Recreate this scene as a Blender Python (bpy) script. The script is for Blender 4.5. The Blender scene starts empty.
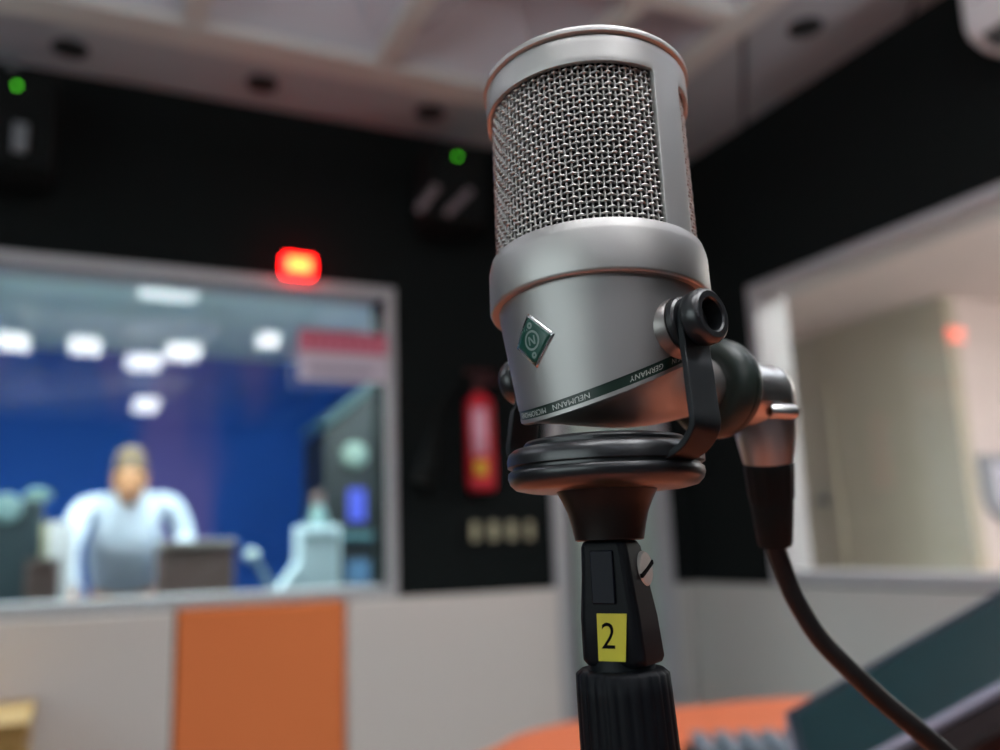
import bpy, bmesh, math, random
from math import sin, cos, pi, radians as R
from mathutils import Vector as V, Matrix
random.seed(4)
C = bpy.context.scene.collection

# ------------------------------------------------------------------ camera geometry (1000x750 photo, metres)
F = 880.0; PITCH = .1935; ROLL = -.0348; AZ = R(64.35)
CAM = V((0, 0, 1.10))
_h = V((cos(AZ), sin(AZ), 0)); _r = V((sin(AZ), -cos(AZ), 0)); _z = V((0, 0, 1))
FW = _h*cos(PITCH) + _z*sin(PITCH); _u = _z*cos(PITCH) - _h*sin(PITCH)
RT = _r*cos(ROLL) + _u*sin(ROLL); UP = _u*cos(ROLL) - _r*sin(ROLL)
def ray(x, y): return FW + RT*((x-500)/F) - UP*((y-375)/F)
def onY(x, y, Y): d = ray(x, y); return CAM + d*((Y-CAM.y)/d.y)
def onX(x, y, X): d = ray(x, y); return CAM + d*((X-CAM.x)/d.x)
def onZ(x, y, Z): d = ray(x, y); return CAM + d*((Z-CAM.z)/d.z)
def atd(x, y, D): return CAM + ray(x, y)*D
YN, XE, ZC = 2.83, 2.15, 2.60          # studio north wall, east wall, ceiling
TW = .12                                # wall thickness

# ------------------------------------------------------------------ materials
def mat(name, col, rough=.5, metal=0.0, bump=0.0, bscale=200.0, var=0.0, vscale=30.0, spec=.5, emit=None, estr=0.0, aniso=None, coat=0.0):
    m = bpy.data.materials.new(name); m.use_nodes = True
    nt = m.node_tree; b = nt.nodes['Principled BSDF']
    b.inputs['Base Color'].default_value = (*col, 1); b.inputs['Roughness'].default_value = rough
    b.inputs['Metallic'].default_value = metal; b.inputs['Specular IOR Level'].default_value = spec
    if coat: b.inputs['Coat Weight'].default_value = coat
    tc = nt.nodes.new('ShaderNodeTexCoord')
    if var:
        n = nt.nodes.new('ShaderNodeTexNoise'); n.inputs['Scale'].default_value = vscale; n.inputs['Detail'].default_value = 3
        mx = nt.nodes.new('ShaderNodeMix'); mx.data_type = 'RGBA'
        mx.inputs[6].default_value = (*[c*(1-var) for c in col], 1); mx.inputs[7].default_value = (*[min(1, c*(1+var)) for c in col], 1)
        nt.links.new(tc.outputs['Object'], n.inputs['Vector']); nt.links.new(n.outputs['Fac'], mx.inputs[0])
        nt.links.new(mx.outputs[2], b.inputs['Base Color'])
    if bump:
        n = nt.nodes.new('ShaderNodeTexNoise'); n.inputs['Scale'].default_value = bscale; n.inputs['Detail'].default_value = 4
        bp = nt.nodes.new('ShaderNodeBump'); bp.inputs['Strength'].default_value = bump; bp.inputs['Distance'].default_value = .2/bscale
        nt.links.new(tc.outputs['Object'], n.inputs['Vector']); nt.links.new(n.outputs['Fac'], bp.inputs['Height'])
        nt.links.new(bp.outputs['Normal'], b.inputs['Normal'])
    if emit:
        b.inputs['Emission Color'].default_value = (*emit, 1); b.inputs['Emission Strength'].default_value = estr
    return m
def s2l(r, g, b):
    f = lambda c: (c/255/12.92) if c <= 10 else ((c/255+.055)/1.055)**2.4
    return (f(r), f(g), f(b))
def glass_mat(name, tint=(.93, .97, .96), rough=0.0):
    m = bpy.data.materials.new(name); m.use_nodes = True; nt = m.node_tree
    nt.nodes.remove(nt.nodes['Principled BSDF']); out = nt.nodes['Material Output']
    fr = nt.nodes.new('ShaderNodeFresnel'); ge = nt.nodes.new('ShaderNodeNewGeometry'); ma = nt.nodes.new('ShaderNodeMath'); ma.operation = 'MULTIPLY_ADD'
    ma.inputs[1].default_value = 1/1.5-1.5; ma.inputs[2].default_value = 1.5
    nt.links.new(ge.outputs['Backfacing'], ma.inputs[0]); nt.links.new(ma.outputs[0], fr.inputs['IOR'])
    t = nt.nodes.new('ShaderNodeBsdfTransparent'); t.inputs[0].default_value = (*tint, 1)
    g = nt.nodes.new('ShaderNodeBsdfGlossy'); g.inputs['Roughness'].default_value = rough
    mx = nt.nodes.new('ShaderNodeMixShader')
    nt.links.new(fr.outputs[0], mx.inputs[0]); nt.links.new(t.outputs[0], mx.inputs[1]); nt.links.new(g.outputs[0], mx.inputs[2])
    nt.links.new(mx.outputs[0], out.inputs[0]); return m
M = {}
FILL_WEST = 35; FILL_UP = 31  # strengths of the added west fill and the added uplights
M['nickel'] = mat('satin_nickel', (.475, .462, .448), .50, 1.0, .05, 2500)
M['nickel_shaded'] = mat('satin_nickel_shaded', (.40, .391, .382), .5, 1.0, .05, 2500)  # cage nickel darkened: the shade on the downward taper is in the colour
M['nickel2'] = mat('bright_nickel', (.60, .595, .585), .33, 1.0)
M['wire'] = mat('grille_wire', (.50, .475, .45), .30, 1.0)
M['inner'] = mat('inner_screen', (.006, .006, .007), .8)
M['rubber'] = mat('black_rubber', (.010, .011, .013), .32, 0, .12, 900, spec=.75)
M['blackmetal'] = mat('black_painted_metal', (.006, .008, .010), .45, 0, .05, 1500, spec=.25)
M['blackplastic'] = mat('black_plastic', (.004, .005, .007), .5, 0, .06, 1800, spec=.14)
M['speakerblack'] = mat('black_speaker_paint', (.006, .007, .007), .8, spec=.15)
M['greenblack'] = mat('green_black_rubber', (.020, .032, .026), .38, 0, .08, 900)
M['strip'] = mat('dark_green_band', (.008, .026, .018), .35)
M['badge'] = mat('badge_green', (.012, .075, .055), .30)
M['emblem'] = mat('badge_grey', (.20, .27, .25), .4)
M['white_text'] = mat('pale_lettering', (.55, .57, .53), .5)
M['silver'] = mat('silver_rim', (.75, .76, .76), .25, 1.0)
M['yellow'] = mat('yellow_sticker', s2l(196, 186, 30), .5)
M['ink'] = mat('black_ink', (.004, .004, .004), .8, spec=.08)
M['screw'] = mat('worn_screw_steel', (.66, .65, .60), .5, .35, .2, 1200, .12, 900)
M['boss_shaded'] = mat('pivot_boss', (.26, .24, .23), .38, .9)  # brownish satin metal, darkened for the shade behind the knob
M['blackfoam'] = mat('black_acoustic_fabric', (.0085, .0105, .0105), .95, 0, .6, 90, .3, 60, spec=.1)
M['beige'] = mat('grey_beige_fabric', s2l(216, 207, 201), .95, 0, .3, 500, .05, 300, spec=.1)
M['greyfab'] = mat('grey_fabric', s2l(186, 183, 178), .95, 0, .3, 500, .05, 300, spec=.1)
M['orange_fab'] = mat('orange_fabric', s2l(234, 130, 78), .95, 0, .3, 500, .06, 300, spec=.1)
M['orange'] = mat('orange_laminate', s2l(212, 110, 72), .55, 0, 0, 1, .05, 8)
M['alu'] = mat('pale_aluminium_frame', s2l(174, 173, 176), .5, .0)
M['ceil'] = mat('ceiling_tile', s2l(166, 170, 176), .9, 0, .15, 150)
M['beam'] = mat('ceiling_beam', s2l(200, 198, 194), .8)
M['facet'] = mat('ceiling_coffer', s2l(190, 191, 200), .85)
M['darkwall'] = mat('dark_grey_fabric', s2l(70, 72, 76), .95)
M['palefloor'] = mat('pale_floor', s2l(196, 190, 186), .7)
M['dark'] = mat('dark_recess', (.01, .012, .012), .6)
M['floor'] = mat('floor_pale_vinyl', s2l(84, 84, 86), .95, 0, .4, 300, .2, 200)
M['white'] = mat('white_plastic', s2l(214, 212, 214), .45)
M['red'] = mat('red_enamel', s2l(205, 28, 48), .3)
M['pinklabel'] = mat('pinkish_label', s2l(226, 170, 190), .5)
M['cream'] = mat('cream_plastic', s2l(170, 164, 136), .5)
M['doorpaint'] = mat('grey_green_door', s2l(168, 182, 174), .5)
M['blue'] = mat('blue', s2l(22, 66, 140), .9)
M['skin'] = mat('skin', s2l(200, 140, 100), .5)
M['shirt'] = mat('white_shirt', s2l(214, 222, 236), .85, 0, .2, 200)
M['trousers'] = mat('dark_trousers', (.02, .022, .03), .9)
M['hair'] = mat('grey_hair', s2l(104, 84, 68), .8)
M['brown'] = mat('brown_leather', s2l(88, 66, 62), .6, 0, .1, 60, .2, 12)
M['wood'] = mat('tan_wood', s2l(160, 122, 66), .55, 0, .1, 50, .2, 10)
M['equip'] = mat('dark_equipment', s2l(26, 40, 46), .5)
M['screen'] = mat('dark_teal_screen', s2l(30, 54, 58), .28, 0, 0, 1, .25, 12, coat=.5)
M['rim'] = mat('lavender_grey_rim', s2l(150, 146, 162), .4, .4)
M['keys'] = mat('grey_blue_keys', s2l(112, 126, 138), .6)
M['pink'] = mat('pinkish_white_wall', s2l(222, 208, 204), .9)
M['creamwall'] = mat('cream_partition', s2l(186, 178, 160), .8, 0, 0, 1, .06, 3)
M['ctl_ceil'] = mat('pale_teal_ceiling', s2l(206, 232, 222), .9)
M['lamp'] = mat('ceiling_lamp_diffuser', (.8, .8, .8), .5, emit=(.97, .985, 1.0), estr=21)
M['lamp_soft'] = mat('soft_lamp_diffuser', (.8, .8, .8), .5, emit=(.9, .97, 1.0), estr=14)
M['lamp_ctl'] = mat('neighbour_room_lamp', (.8, .8, .8), .5, emit=(.85, .96, 1.0), estr=80)
M['lamp_ctl_dim'] = mat('neighbour_room_lamp_dim', (.8, .8, .8), .5, emit=(.9, .96, 1.0), estr=7)
M['lamp_e'] = mat('office_lamp', (.8, .8, .8), .5, emit=(1, .95, .93), estr=34)
M['redlamp'] = mat('red_signal_lens', (.5, .02, .01), .4, emit=(1.0, .006, .006), estr=17)
M['redcore'] = mat('signal_core', (.5, .05, .01), .4, emit=(1.0, .085, .014), estr=14)
M['led'] = mat('green_led', (.02, .2, .02), .4, emit=(.12, 1.0, .03), estr=2.4)
M['bluelcd'] = mat('blue_display', (.02, .02, .2), .4, emit=(.12, .2, 1.0), estr=.55)
M['glass'] = glass_mat('window_glass')

def mural():
    m = M['blue']; nt = m.node_tree; b = nt.nodes['Principled BSDF']
    tc = nt.nodes.new('ShaderNodeTexCoord'); n = nt.nodes.new('ShaderNodeTexNoise')
    n.inputs['Scale'].default_value = 1.6; n.inputs['Detail'].default_value = 1
    mp = nt.nodes.new('ShaderNodeMapping'); mp.inputs['Scale'].default_value = (1.3, 1, .35)
    mp.inputs['Location'].default_value = (.3, 0, .1)
    cr = nt.nodes.new('ShaderNodeValToRGB')
    cr.color_ramp.elements[0].position = .45; cr.color_ramp.elements[0].color = (*s2l(14, 70, 150), 1)
    cr.color_ramp.elements[1].position = .62; cr.color_ramp.elements[1].color = (*s2l(96, 84, 150), 1)
    nt.links.new(tc.outputs['Object'], mp.inputs[0]); nt.links.new(mp.outputs[0], n.inputs['Vector'])
    nt.links.new(n.outputs['Fac'], cr.inputs[0]); nt.links.new(cr.outputs[0], b.inputs['Base Color'])
mural()

# ------------------------------------------------------------------ mesh helpers
class MB:
    def __init__(s): s.v = []; s.f = []
    def add(s, vs, fs):
        o = len(s.v); s.v += [V(p) for p in vs]; s.f += [tuple(i+o for i in f) for f in fs]; return s
    def box(s, x0, x1, y0, y1, z0, z1):
        vs = [(x, y, z) for z in (z0, z1) for y in (y0, y1) for x in (x0, x1)]
        return s.add(vs, [(0, 2, 3, 1), (4, 5, 7, 6), (0, 1, 5, 4), (2, 6, 7, 3), (0, 4, 6, 2), (1, 3, 7, 5)])
    def obox(s, c, ax, ay, az):
        c, ax, ay, az = V(c), V(ax), V(ay), V(az)
        vs = [c+ax*i+ay*j+az*k for k in (-1, 1) for j in (-1, 1) for i in (-1, 1)]
        return s.add(vs, [(0, 2, 3, 1), (4, 5, 7, 6), (0, 1, 5, 4), (2, 6, 7, 3), (0, 4, 6, 2), (1, 3, 7, 5)])
    def rings(s, rs, cap0=True, cap1=True, closed=True, loop=False):
        n = len(rs[0]); vs = [p for r in rs for p in r]; fs = []
        K = len(rs)
        for k in range(K if loop else K-1):
            k2 = (k+1) % K
            for i in range(n if closed else n-1):
                j = (i+1) % n; fs.append((k*n+i, k*n+j, k2*n+j, k2*n+i))
        if not loop:
            if cap0: fs.append(tuple(range(n-1, -1, -1)))
            if cap1: fs.append(tuple((K-1)*n+i for i in range(n)))
        return s.add(vs, fs)
    def lathe(s, c, ax, prof, n=48, e1=None, cap0=True, cap1=True):
        c = V(c); ax = V(ax).normalized(); e1, e2 = frame(ax, e1)
        return s.rings([[c+ax*h+(e1*cos(2*pi*i/n)+e2*sin(2*pi*i/n))*max(r, 1e-5) for i in range(n)] for r, h in prof], cap0, cap1)
    def tube(s, pts, r, n=12, loop=False, cap=True):
        pts = [V(p) for p in pts]; rs = []; K = len(pts); e1 = None
        for k, p in enumerate(pts):
            a = pts[k-1] if (k or loop) else pts[k]; b = pts[(k+1) % K] if (k < K-1 or loop) else pts[k]
            t = (b-a).normalized()
            if e1 is None: e1, e2 = frame(t)
            else:
                e1 = (e1-t*e1.dot(t)).normalized(); e2 = t.cross(e1)
            rr = r[k] if isinstance(r, (list, tuple)) else r
            rs.append([p+(e1*cos(2*pi*i/n)+e2*sin(2*pi*i/n))*rr for i in range(n)])
        return s.rings(rs, cap, cap, True, loop)
    def prism(s, poly, d):
        d = V(d); poly = [V(p) for p in poly]
        return s.rings([poly, [p+d for p in poly]])
    def build(s, name, m, parent=None, smooth=True, bevel=0.0, seg=2, origin=None, angle=35):
        me = bpy.data.meshes.new(name)
        o0 = V(origin) if origin is not None else V((0, 0, 0))
        if parent is not None and origin is None: o0 = parent.matrix_basis.translation.copy() if parent.parent is None else parent['_o'] and V(parent['_o'])
        me.from_pydata([v-o0 for v in s.v], [], s.f); me.validate()
        bm = bmesh.new(); bm.from_mesh(me); bmesh.ops.recalc_face_normals(bm, faces=bm.faces); bm.to_mesh(me); bm.free()
        me.materials.append(m if not isinstance(m, str) else M[m])
        ob = bpy.data.objects.new(name, me); C.objects.link(ob)
        if parent is None: ob.location = o0
        else: ob.parent = parent
        ob['_o'] = tuple(o0)
        if bevel:
            b = ob.modifiers.new('bevel', 'BEVEL'); b.width = bevel; b.segments = seg; b.limit_method = 'ANGLE'; b.angle_limit = R(angle)
        if smooth:
            for p in me.polygons: p.use_smooth = True
            me.set_sharp_from_angle(angle=R(angle))
        return ob
def frame(ax, e1=None):
    ax = V(ax).normalized()
    if e1 is None: e1 = V((0, 0, 1)) if abs(ax.z) < .9 else V((1, 0, 0))
    e1 = V(e1); e1 = (e1-ax*e1.dot(ax)).normalized(); return e1, ax.cross(e1)
def tag(o, label=None, cat=None, group=None, kind=None):
    if label: o['label'] = label
    if cat: o['category'] = cat
    if group: o['group'] = group
    if kind: o['kind'] = kind
    return o
def thing(name, loc, label=None, cat=None, group=None, kind=None):
    o = bpy.data.objects.new(name, None); C.objects.link(o); o.location = V(loc); o['_o'] = tuple(V(loc)); o.empty_display_size = .05
    return tag(o, label, cat, group, kind)
def struct(name, mb, m, parent=None, **k):
    o = mb.build(name, m, parent, **k)
    if parent is None: o['kind'] = 'structure'
    return o
def B(*a): return MB().box(*a)
def catmull(pts, n=8, closed=False):
    pts = [V(p) for p in pts]; K = len(pts); out = []
    for k in range(K if closed else K-1):
        g = (lambda i: pts[i % K]) if closed else (lambda i: pts[max(0, min(K-1, i))])
        p0, p1, p2, p3 = g(k-1), g(k), g(k+1), g(k+2)
        for j in range(n):
            t = j/n
            out.append(.5*((2*p1)+(p2-p0)*t+(2*p0-5*p1+4*p2-p3)*t*t+(3*p1-p0-3*p2+p3)*t**3))
    if not closed: out.append(pts[-1])
    return out
def text_mesh(body, size, shear=0.0):
    cu = bpy.data.curves.new('lettering', 'FONT'); cu.body = body; cu.size = size; cu.align_x = 'CENTER'; cu.align_y = 'CENTER'
    cu.resolution_u = 4
    ob = bpy.data.objects.new('lettering_tmp', cu); C.objects.link(ob)
    dg = bpy.context.evaluated_depsgraph_get(); ev = ob.evaluated_get(dg)
    me = bpy.data.meshes.new_from_object(ev)
    vs = [v.co.copy() for v in me.vertices]; fs = [tuple(p.vertices) for p in me.polygons]
    bpy.data.objects.remove(ob); bpy.data.meshes.remove(me); bpy.data.curves.remove(cu)
    return vs, fs

# ================================================================== THE STUDIO SHELL
ZT = 2.95
struct('floor', B(-2.4, XE+TW, -4.6, YN+TW, -.1, 0), 'floor', smooth=False)
# north wall: openings for the control window and the door
W1 = (-1.0, .915, .985, 1.975)     # x0 x1 z0 z1
D1 = (1.545, 2.06, 0, 2.05)
nb = MB()
nb.box(-2.4, W1[0], YN, YN+TW, 0, ZT).box(W1[0], W1[1], YN, YN+TW, 0, W1[2]).box(W1[0], W1[1], YN, YN+TW, W1[3], ZT)
nb.box(W1[1], D1[0], YN, YN+TW, 0, ZT).box(D1[0], D1[1], YN, YN+TW, D1[3], ZT).box(D1[1], XE+TW, YN, YN+TW, 0, ZT)
struct('wall_north', nb, 'blackfoam', smooth=False)
W2 = (.5, 2.345, .965, 1.975)      # y0 y1 z0 z1
eb = MB()
eb.box(XE, XE+TW, -4.6, W2[0], 0, ZT).box(XE, XE+TW, W2[0], W2[1], 0, W2[2]).box(XE, XE+TW, W2[0], W2[1], W2[3], ZT).box(XE, XE+TW, W2[1], YN, 0, ZT)
struct('wall_east', eb, 'blackfoam', smooth=False)
W3 = (-2.2, .9, .95, 2.15)
wb = MB().box(-2.52, -2.4, -4.6, W3[0], 0, ZT).box(-2.52, -2.4, W3[1], YN+TW, 0, ZT).box(-2.52, -2.4, W3[0], W3[1], 0, W3[2]).box(-2.52, -2.4, W3[0], W3[1], W3[3], ZT)
struct('wall_west', wb, 'blackfoam', smooth=False)
struct('wall_south', B(-2.52, XE+TW, -4.72, -4.6, 0, ZT), 'darkwall', smooth=False)

# ceiling: flat tile border, then coffers with pyramid recesses between pale beams
CX1, CY1 = 1.66, 2.40              # inner edge of the beams
cb = MB()
cb.box(-2.4, XE, 2.53, YN, ZC, ZC+.04).box(1.735, XE, -4.6, 2.53, ZC, ZC+.04)
cb.box(-2.4, XE+TW, -4.7, YN+TW, ZT, ZT+.06)
ceil = struct('ceiling', cb, 'ceil', smooth=False)
bb = MB()
bb.box(-2.4, 1.735, 2.41, 2.53, ZC-.012, ZC+.06).box(1.65, 1.735, -4.6, 2.41, ZC-.012, ZC+.06)
xs = [-2.02, -1.46, -.90, -.34, .225, .795, 1.36]
ys = [1.80, 1.20, .60, 0, -.6, -1.2, -1.8, -2.4, -3.0, -3.6, -4.2]
for x in xs: bb.box(x-.03, x+.03, -4.6, 2.41, ZC-.008, ZC+.05)
for y in ys: bb.box(-2.4, 1.65, y-.03, y+.03, ZC-.010, ZC+.05)
struct('trim_1', bb, 'beam', parent=ceil, smooth=False).name = 'ceiling_beam'
fb = MB()
xe = [-2.40]+xs+[1.65]; ye = [2.41]+ys+[-4.6]
for i in range(len(xe)-1):
    for j in range(len(ye)-1):
        x0, x1, y1, y0 = xe[i], xe[i+1], ye[j], ye[j+1]
        a = V(((x0+x1)/2, (y0+y1)/2, ZC+.20))
        q = [V((x0, y0, ZC+.02)), V((x1, y0, ZC+.02)), V((x1, y1, ZC+.02)), V((x0, y1, ZC+.02))]
        fb.add(q+[a], [(0, 1, 4), (1, 2, 4), (2, 3, 4), (3, 0, 4)])
fo = struct('ceiling_coffer', fb, 'facet', parent=ceil, smooth=False)
sm = fo.modifiers.new('solid', 'SOLIDIFY'); sm.thickness = .01; sm.offset = 1
# tile seams of the border
sb = MB()
for y in (2.08, 1.35, .62): sb.obox((1.9425, y, ZC-.0005), V((.2075, .2425, 0)), V((-.004, .0035, 0)), V((0, 0, .0025)))
struct('ceiling_seam', sb, 'dark', parent=ceil, smooth=False)

# fabric wall panels below the windows
def panel_n(x0, x1, m, label):
    o = B(x0+.004, x1-.004, YN-.039, YN-.003, .02, .952).build('fabric_panel', m, None, bevel=.006, origin=((x0+x1)/2, YN, .02))
    tag(o, label, 'wall panel', 'fabric panels below the control room window'); return o
panel_n(-.74, -.235, 'beige', 'beige fabric wall panel mostly out of view behind the tan cabinet')
panel_n(-.235, .272, 'beige', 'grey-beige fabric wall panel under the large window, left of the orange panel')
panel_n(.272, .776, 'orange_fab', 'orange fabric wall panel between two beige ones under the window')
panel_n(.776, 1.54, 'beige', 'wide beige fabric wall panel under the fire extinguisher, right of the orange panel')
o = B(2.062, XE-.0395, YN-.039, YN-.003, .02, .945).build('fabric_panel', 'greyfab', None, bevel=.0015, origin=(2.08, YN, .02))
tag(o, 'narrow grey fabric wall panel between the pale green door and the room corner', 'wall panel')
o = B(XE-.039, XE-.003, 1.2, 2.7905, .02, .945).build('fabric_panel', 'greyfab', None, bevel=.0015, origin=(XE, 2, .02))
tag(o, 'grey fabric wall panel under the right-hand window behind the tilted screen', 'wall panel')

# window 1 (control room) and window 2
def window(name, axis, p0, p1, z0, z1, wall, fw_=.036, divs=()):
    w = thing(name, (p0, wall, z0) if axis == 'x' else (wall, p0, z0), kind='structure')
    def bx(a0, a1, d0, d1, b0, b1):
        return (a0, a1, wall+d0, wall+d1, b0, b1) if axis == 'x' else (wall+d0, wall+d1, a0, a1, b0, b1)
    m = MB(); d0, d1 = -.018, TW+.012
    m.box(*bx(p0, p0+fw_, d0, d1, z0, z1)).box(*bx(p1-fw_, p1, d0, d1, z0, z1))
    m.box(*bx(p0+fw_, p1-fw_, d0, d1, z0, z0+fw_)).box(*bx(p0+fw_, p1-fw_, d0, d1, z1-fw_, z1))
    m.build('window_frame', 'alu', w, bevel=.004)
    g = MB(); g.box(*bx(p0+fw_-.004, p1-fw_+.004, .055, .061, z0+fw_-.004, z1-fw_+.004)); g.build('window_pane', 'glass', w, smooth=False)
    return w
window('window_1', 'x', W1[0]-.03, W1[1]+.042, .955, 2.0, YN)
window('added_window', 'y', W3[0]-.02, W3[1]+.02, W3[2]-.02, W3[3]+.02, -2.52, .05)  # unseen window, added so fill light can enter from the west
dl = bpy.data.lights.new('west_fill', 'AREA'); dl.shape = 'RECTANGLE'; dl.size = W3[1]-W3[0]; dl.size_y = W3[3]-W3[2]; dl.energy = FILL_WEST; dl.color = (.90, .96, 1.0)  # area lamp added outside that window as neutral fill
dlo = bpy.data.objects.new('west_fill', dl); C.objects.link(dlo); dlo.location = (-2.62, (W3[0]+W3[1])/2, (W3[2]+W3[3])/2); dlo.rotation_euler = (R(90), 0, R(-90))
window('window_2', 'y', W2[0]-.03, W2[1]+.025, .953, 1.992, XE, .038)

# door in the north wall beside the corner
dr = thing('door_1', (D1[0], YN, 0), kind='structure')
m = MB(); m.box(1.545, 1.605, YN-.015, YN+TW, 0, 2.05).box(2.012, 2.06, YN-.015, YN+TW, 0, 2.05).box(1.605, 2.012, YN-.015, YN+TW, 1.99, 2.05)
m.build('door_frame', 'alu', dr, bevel=.004)
B(1.66, 2.012, YN+.03, YN+.07, .01, 1.985).build('door_leaf', 'doorpaint', dr, bevel=.003)
B(1.605, 1.66, YN+.045, YN+.08, .01, 1.985).build('door_gasket', 'equip', dr)
MB().tube([(1.70, YN+.03, 1.0), (1.70, YN-.02, 1.0), (1.80, YN-.025, 1.0)], .009).build('door_handle', 'alu', dr)

# ================================================================== THINGS ON THE STUDIO WALLS AND CEILING
def redlamp():
    p = onY(298, 266.5, YN-.03)
    t = thing('signal_lamp', (p.x, YN, p.z), 'glowing red signal lamp on the black wall above the large window frame', 'signal lamp')
    MB().box(p.x-.066, p.x+.066, YN-.02, YN, p.z-.05, p.z+.05).build('housing', 'blackplastic', t, bevel=.006)
    MB().box(p.x-.052, p.x+.052, YN-.05, YN-.02, p.z-.036, p.z+.036).build('lens', 'redlamp', t, bevel=.012, seg=3)
    MB().box(p.x-.036, p.x+.036, YN-.053, YN-.049, p.z-.021, p.z+.021).build('glowing_core', 'redcore', t, bevel=.0015)
redlamp()

def extinguisher():
    a = onY(478, 395, YN-.06); b = onY(482, 491, YN-.06)
    x = (a.x+b.x)/2; y = YN-.062; z0, z1 = b.z, a.z; r = .048
    t = thing('fire_extinguisher', (x, y, z0), 'red fire extinguisher with pinkish label hung on the black wall', 'fire extinguisher')
    MB().lathe((x, y, z0), (0, 0, 1), [(r*.8, 0), (r, .012), (r, z1-z0-.05), (r*.9, z1-z0-.02), (r*.5, z1-z0), (.016, z1-z0+.008)], 40).build('cylinder', 'red', t)
    n = 12; d0 = V((-x, -y, 0)).normalized()
    def patch(za, zb, w, m, nm, off=.001):
        s = V((d0.y*-1, d0.x, 0)); rs = []
        for z in (za, zb):
            rs.append([V((x, y, z))+(d0*cos(q)+s*sin(q))*(r+off) for q in [(-w+2*w*i/n) for i in range(n+1)]])
        mb = MB(); mb.rings(rs, False, False, False); o = mb.build(nm, m, t); so = o.modifiers.new('solid', 'SOLIDIFY'); so.thickness = .0008; return o
    patch(z0+.12, z1-.055, .55, 'pinklabel', 'label')
    pz = onY(485, 468, YN-.1).z
    patch(pz-.028, pz+.024, .42, mat('yellow_spot', s2l(214, 186, 40), .5), 'round_label', .002)
    MB().lathe((x, y, z1), (0, 0, 1), [(.018, 0), (.020, .03), (.016, .05)], 20).box(x-.012, x+.07, y-.012, y+.012, z1+.045, z1+.06).box(x-.05, x+.05, y-.010, y+.010, z1+.075, z1+.086).build('valve', mat('dark_red_valve', s2l(70, 18, 20), .5), t, bevel=.003)
    hp = [(x-.02, y, z1+.03), (x-.10, y-.01, z1+.03), (x-.15, y-.005, z1-.05), (x-.17, y, z1-.14)]
    MB().tube(catmull(hp), .010, 10).lathe((x-.17, y, z1-.14), (-.25, 0, -1), [(.012, 0), (.018, .03), (.036, .17), (.034, .172)], 20).build('hose', 'speakerblack', t)
    MB().box(x-.03, x+.03, YN-.012, YN, z0+.1, z1).build('wall_bracket', 'blackmetal', t)
extinguisher()

def switches():
    p = onY(502, 531, YN-.01)
    t = thing('switch_panel', (p.x, YN, p.z), 'black switch plate with a row of four cream switches below the extinguisher', 'switch panel')
    B(p.x-.155, p.x+.155, YN-.012, YN, p.z-.06, p.z+.06).build('plate', 'speakerblack', t, bevel=.004)
    for k, w in enumerate((.014, .017, .016, .013)):
        c = p.x-.105+k*.07
        B(c-w, c+w, YN-.022, YN-.012, p.z-.032, p.z+.032).build('switch', 'cream', t, bevel=.004)
switches()

def speaker(px, py, label, kind):
    p = onY(px, py, YN-.22)               # LED point on the front
    t = thing('wall_speaker', (p.x, YN, p.z-.2), label, 'speaker', 'black loudspeakers high on the black wall')
    yf = YN-.215
    B(p.x-.10, p.x+.10, yf, YN-.04, p.z-.235, p.z+.055).build('cabinet', 'speakerblack', t, bevel=.012, seg=3)
    MB().lathe((p.x, yf+.002, p.z-.13), (0, -1, 0), [(.075, 0), (.075, .006), (.06, .004), (.03, -.012), (.012, -.004), (.004, 0)], 32).build('woofer', 'speakerblack', t)
    MB().lathe((p.x, yf, p.z), (0, -1, 0), [(.006, 0), (.006, .004), (.003, .006)], 16).build('indicator', 'led', t)
    B(p.x-.02, p.x+.02, YN-.04, YN, p.z-.12, p.z-.02).build('wall_bracket', 'speakerblack', t)
    return t, p
t, p = speaker(17, 85, 'black wall speaker with green light at the far left, over the window', 'a')
q = onY(20, 137, YN-.23); ob = MB().box(q.x-.018, q.x+.018, YN-.235, YN-.214, q.z-.042, q.z+.042).build('silver_badge', mat('dull_silver', s2l(120, 124, 128), .4, .3), t, bevel=.004)
q = onY(12, 64, YN-.22); MB().lathe((q.x, YN-.214, q.z), (0, -1, 0), [(.016, 0), (.016, .006), (.01, .008)], 20).build('tweeter', mat('dull_grey', s2l(84, 88, 90), .4), t)
t, p = speaker(458, 156, 'black wall speaker with green light near the corner, right of the red lamp', 'b')
for (x0, y0, x1, y1) in ((437, 186, 418, 211), (471, 190, 447, 214)):
    a, b = onY(x0, y0, YN-.235), onY(x1, y1, YN-.225)
    d = (b-a); sd = d.normalized().cross(V((0, 1, 0)))
    MB().obox((a+b)/2, d*.5, V((0, .008, 0)), sd*.013).build('silver_bar', mat('pinkish_silver', s2l(120, 108, 112), .4, .3), t, bevel=.003)

# downlights (switched off) in the border of the ceiling
for k, (px, py, lab) in enumerate([(70, 48, 'dark round recessed downlight in the ceiling border above the left speaker'), (262, 83, 'dark round recessed downlight in the ceiling border above the red lamp'),
                     (430, 112, 'dark round recessed downlight in the ceiling border beside the corner speaker'), (805, 27, 'dark round recessed downlight in the ceiling border right of the microphone')]):
    p = onZ(px, py, ZC)
    t = thing('recessed_downlight', (p.x, p.y, ZC), lab, 'ceiling light', 'unlit downlights in the ceiling border')
    MB().lathe((p.x, p.y, ZC), (0, 0, -1), [(.052, 0), (.050, .006), (.040, .006), (.036, 0)], 28, cap0=False, cap1=False).build('bezel', 'dark', t)
    MB().lathe((p.x, p.y, ZC-.001), (0, 0, 1), [(.037, 0), (.030, -.002)], 28).build('lamp_glass', 'dark', t)

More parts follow.
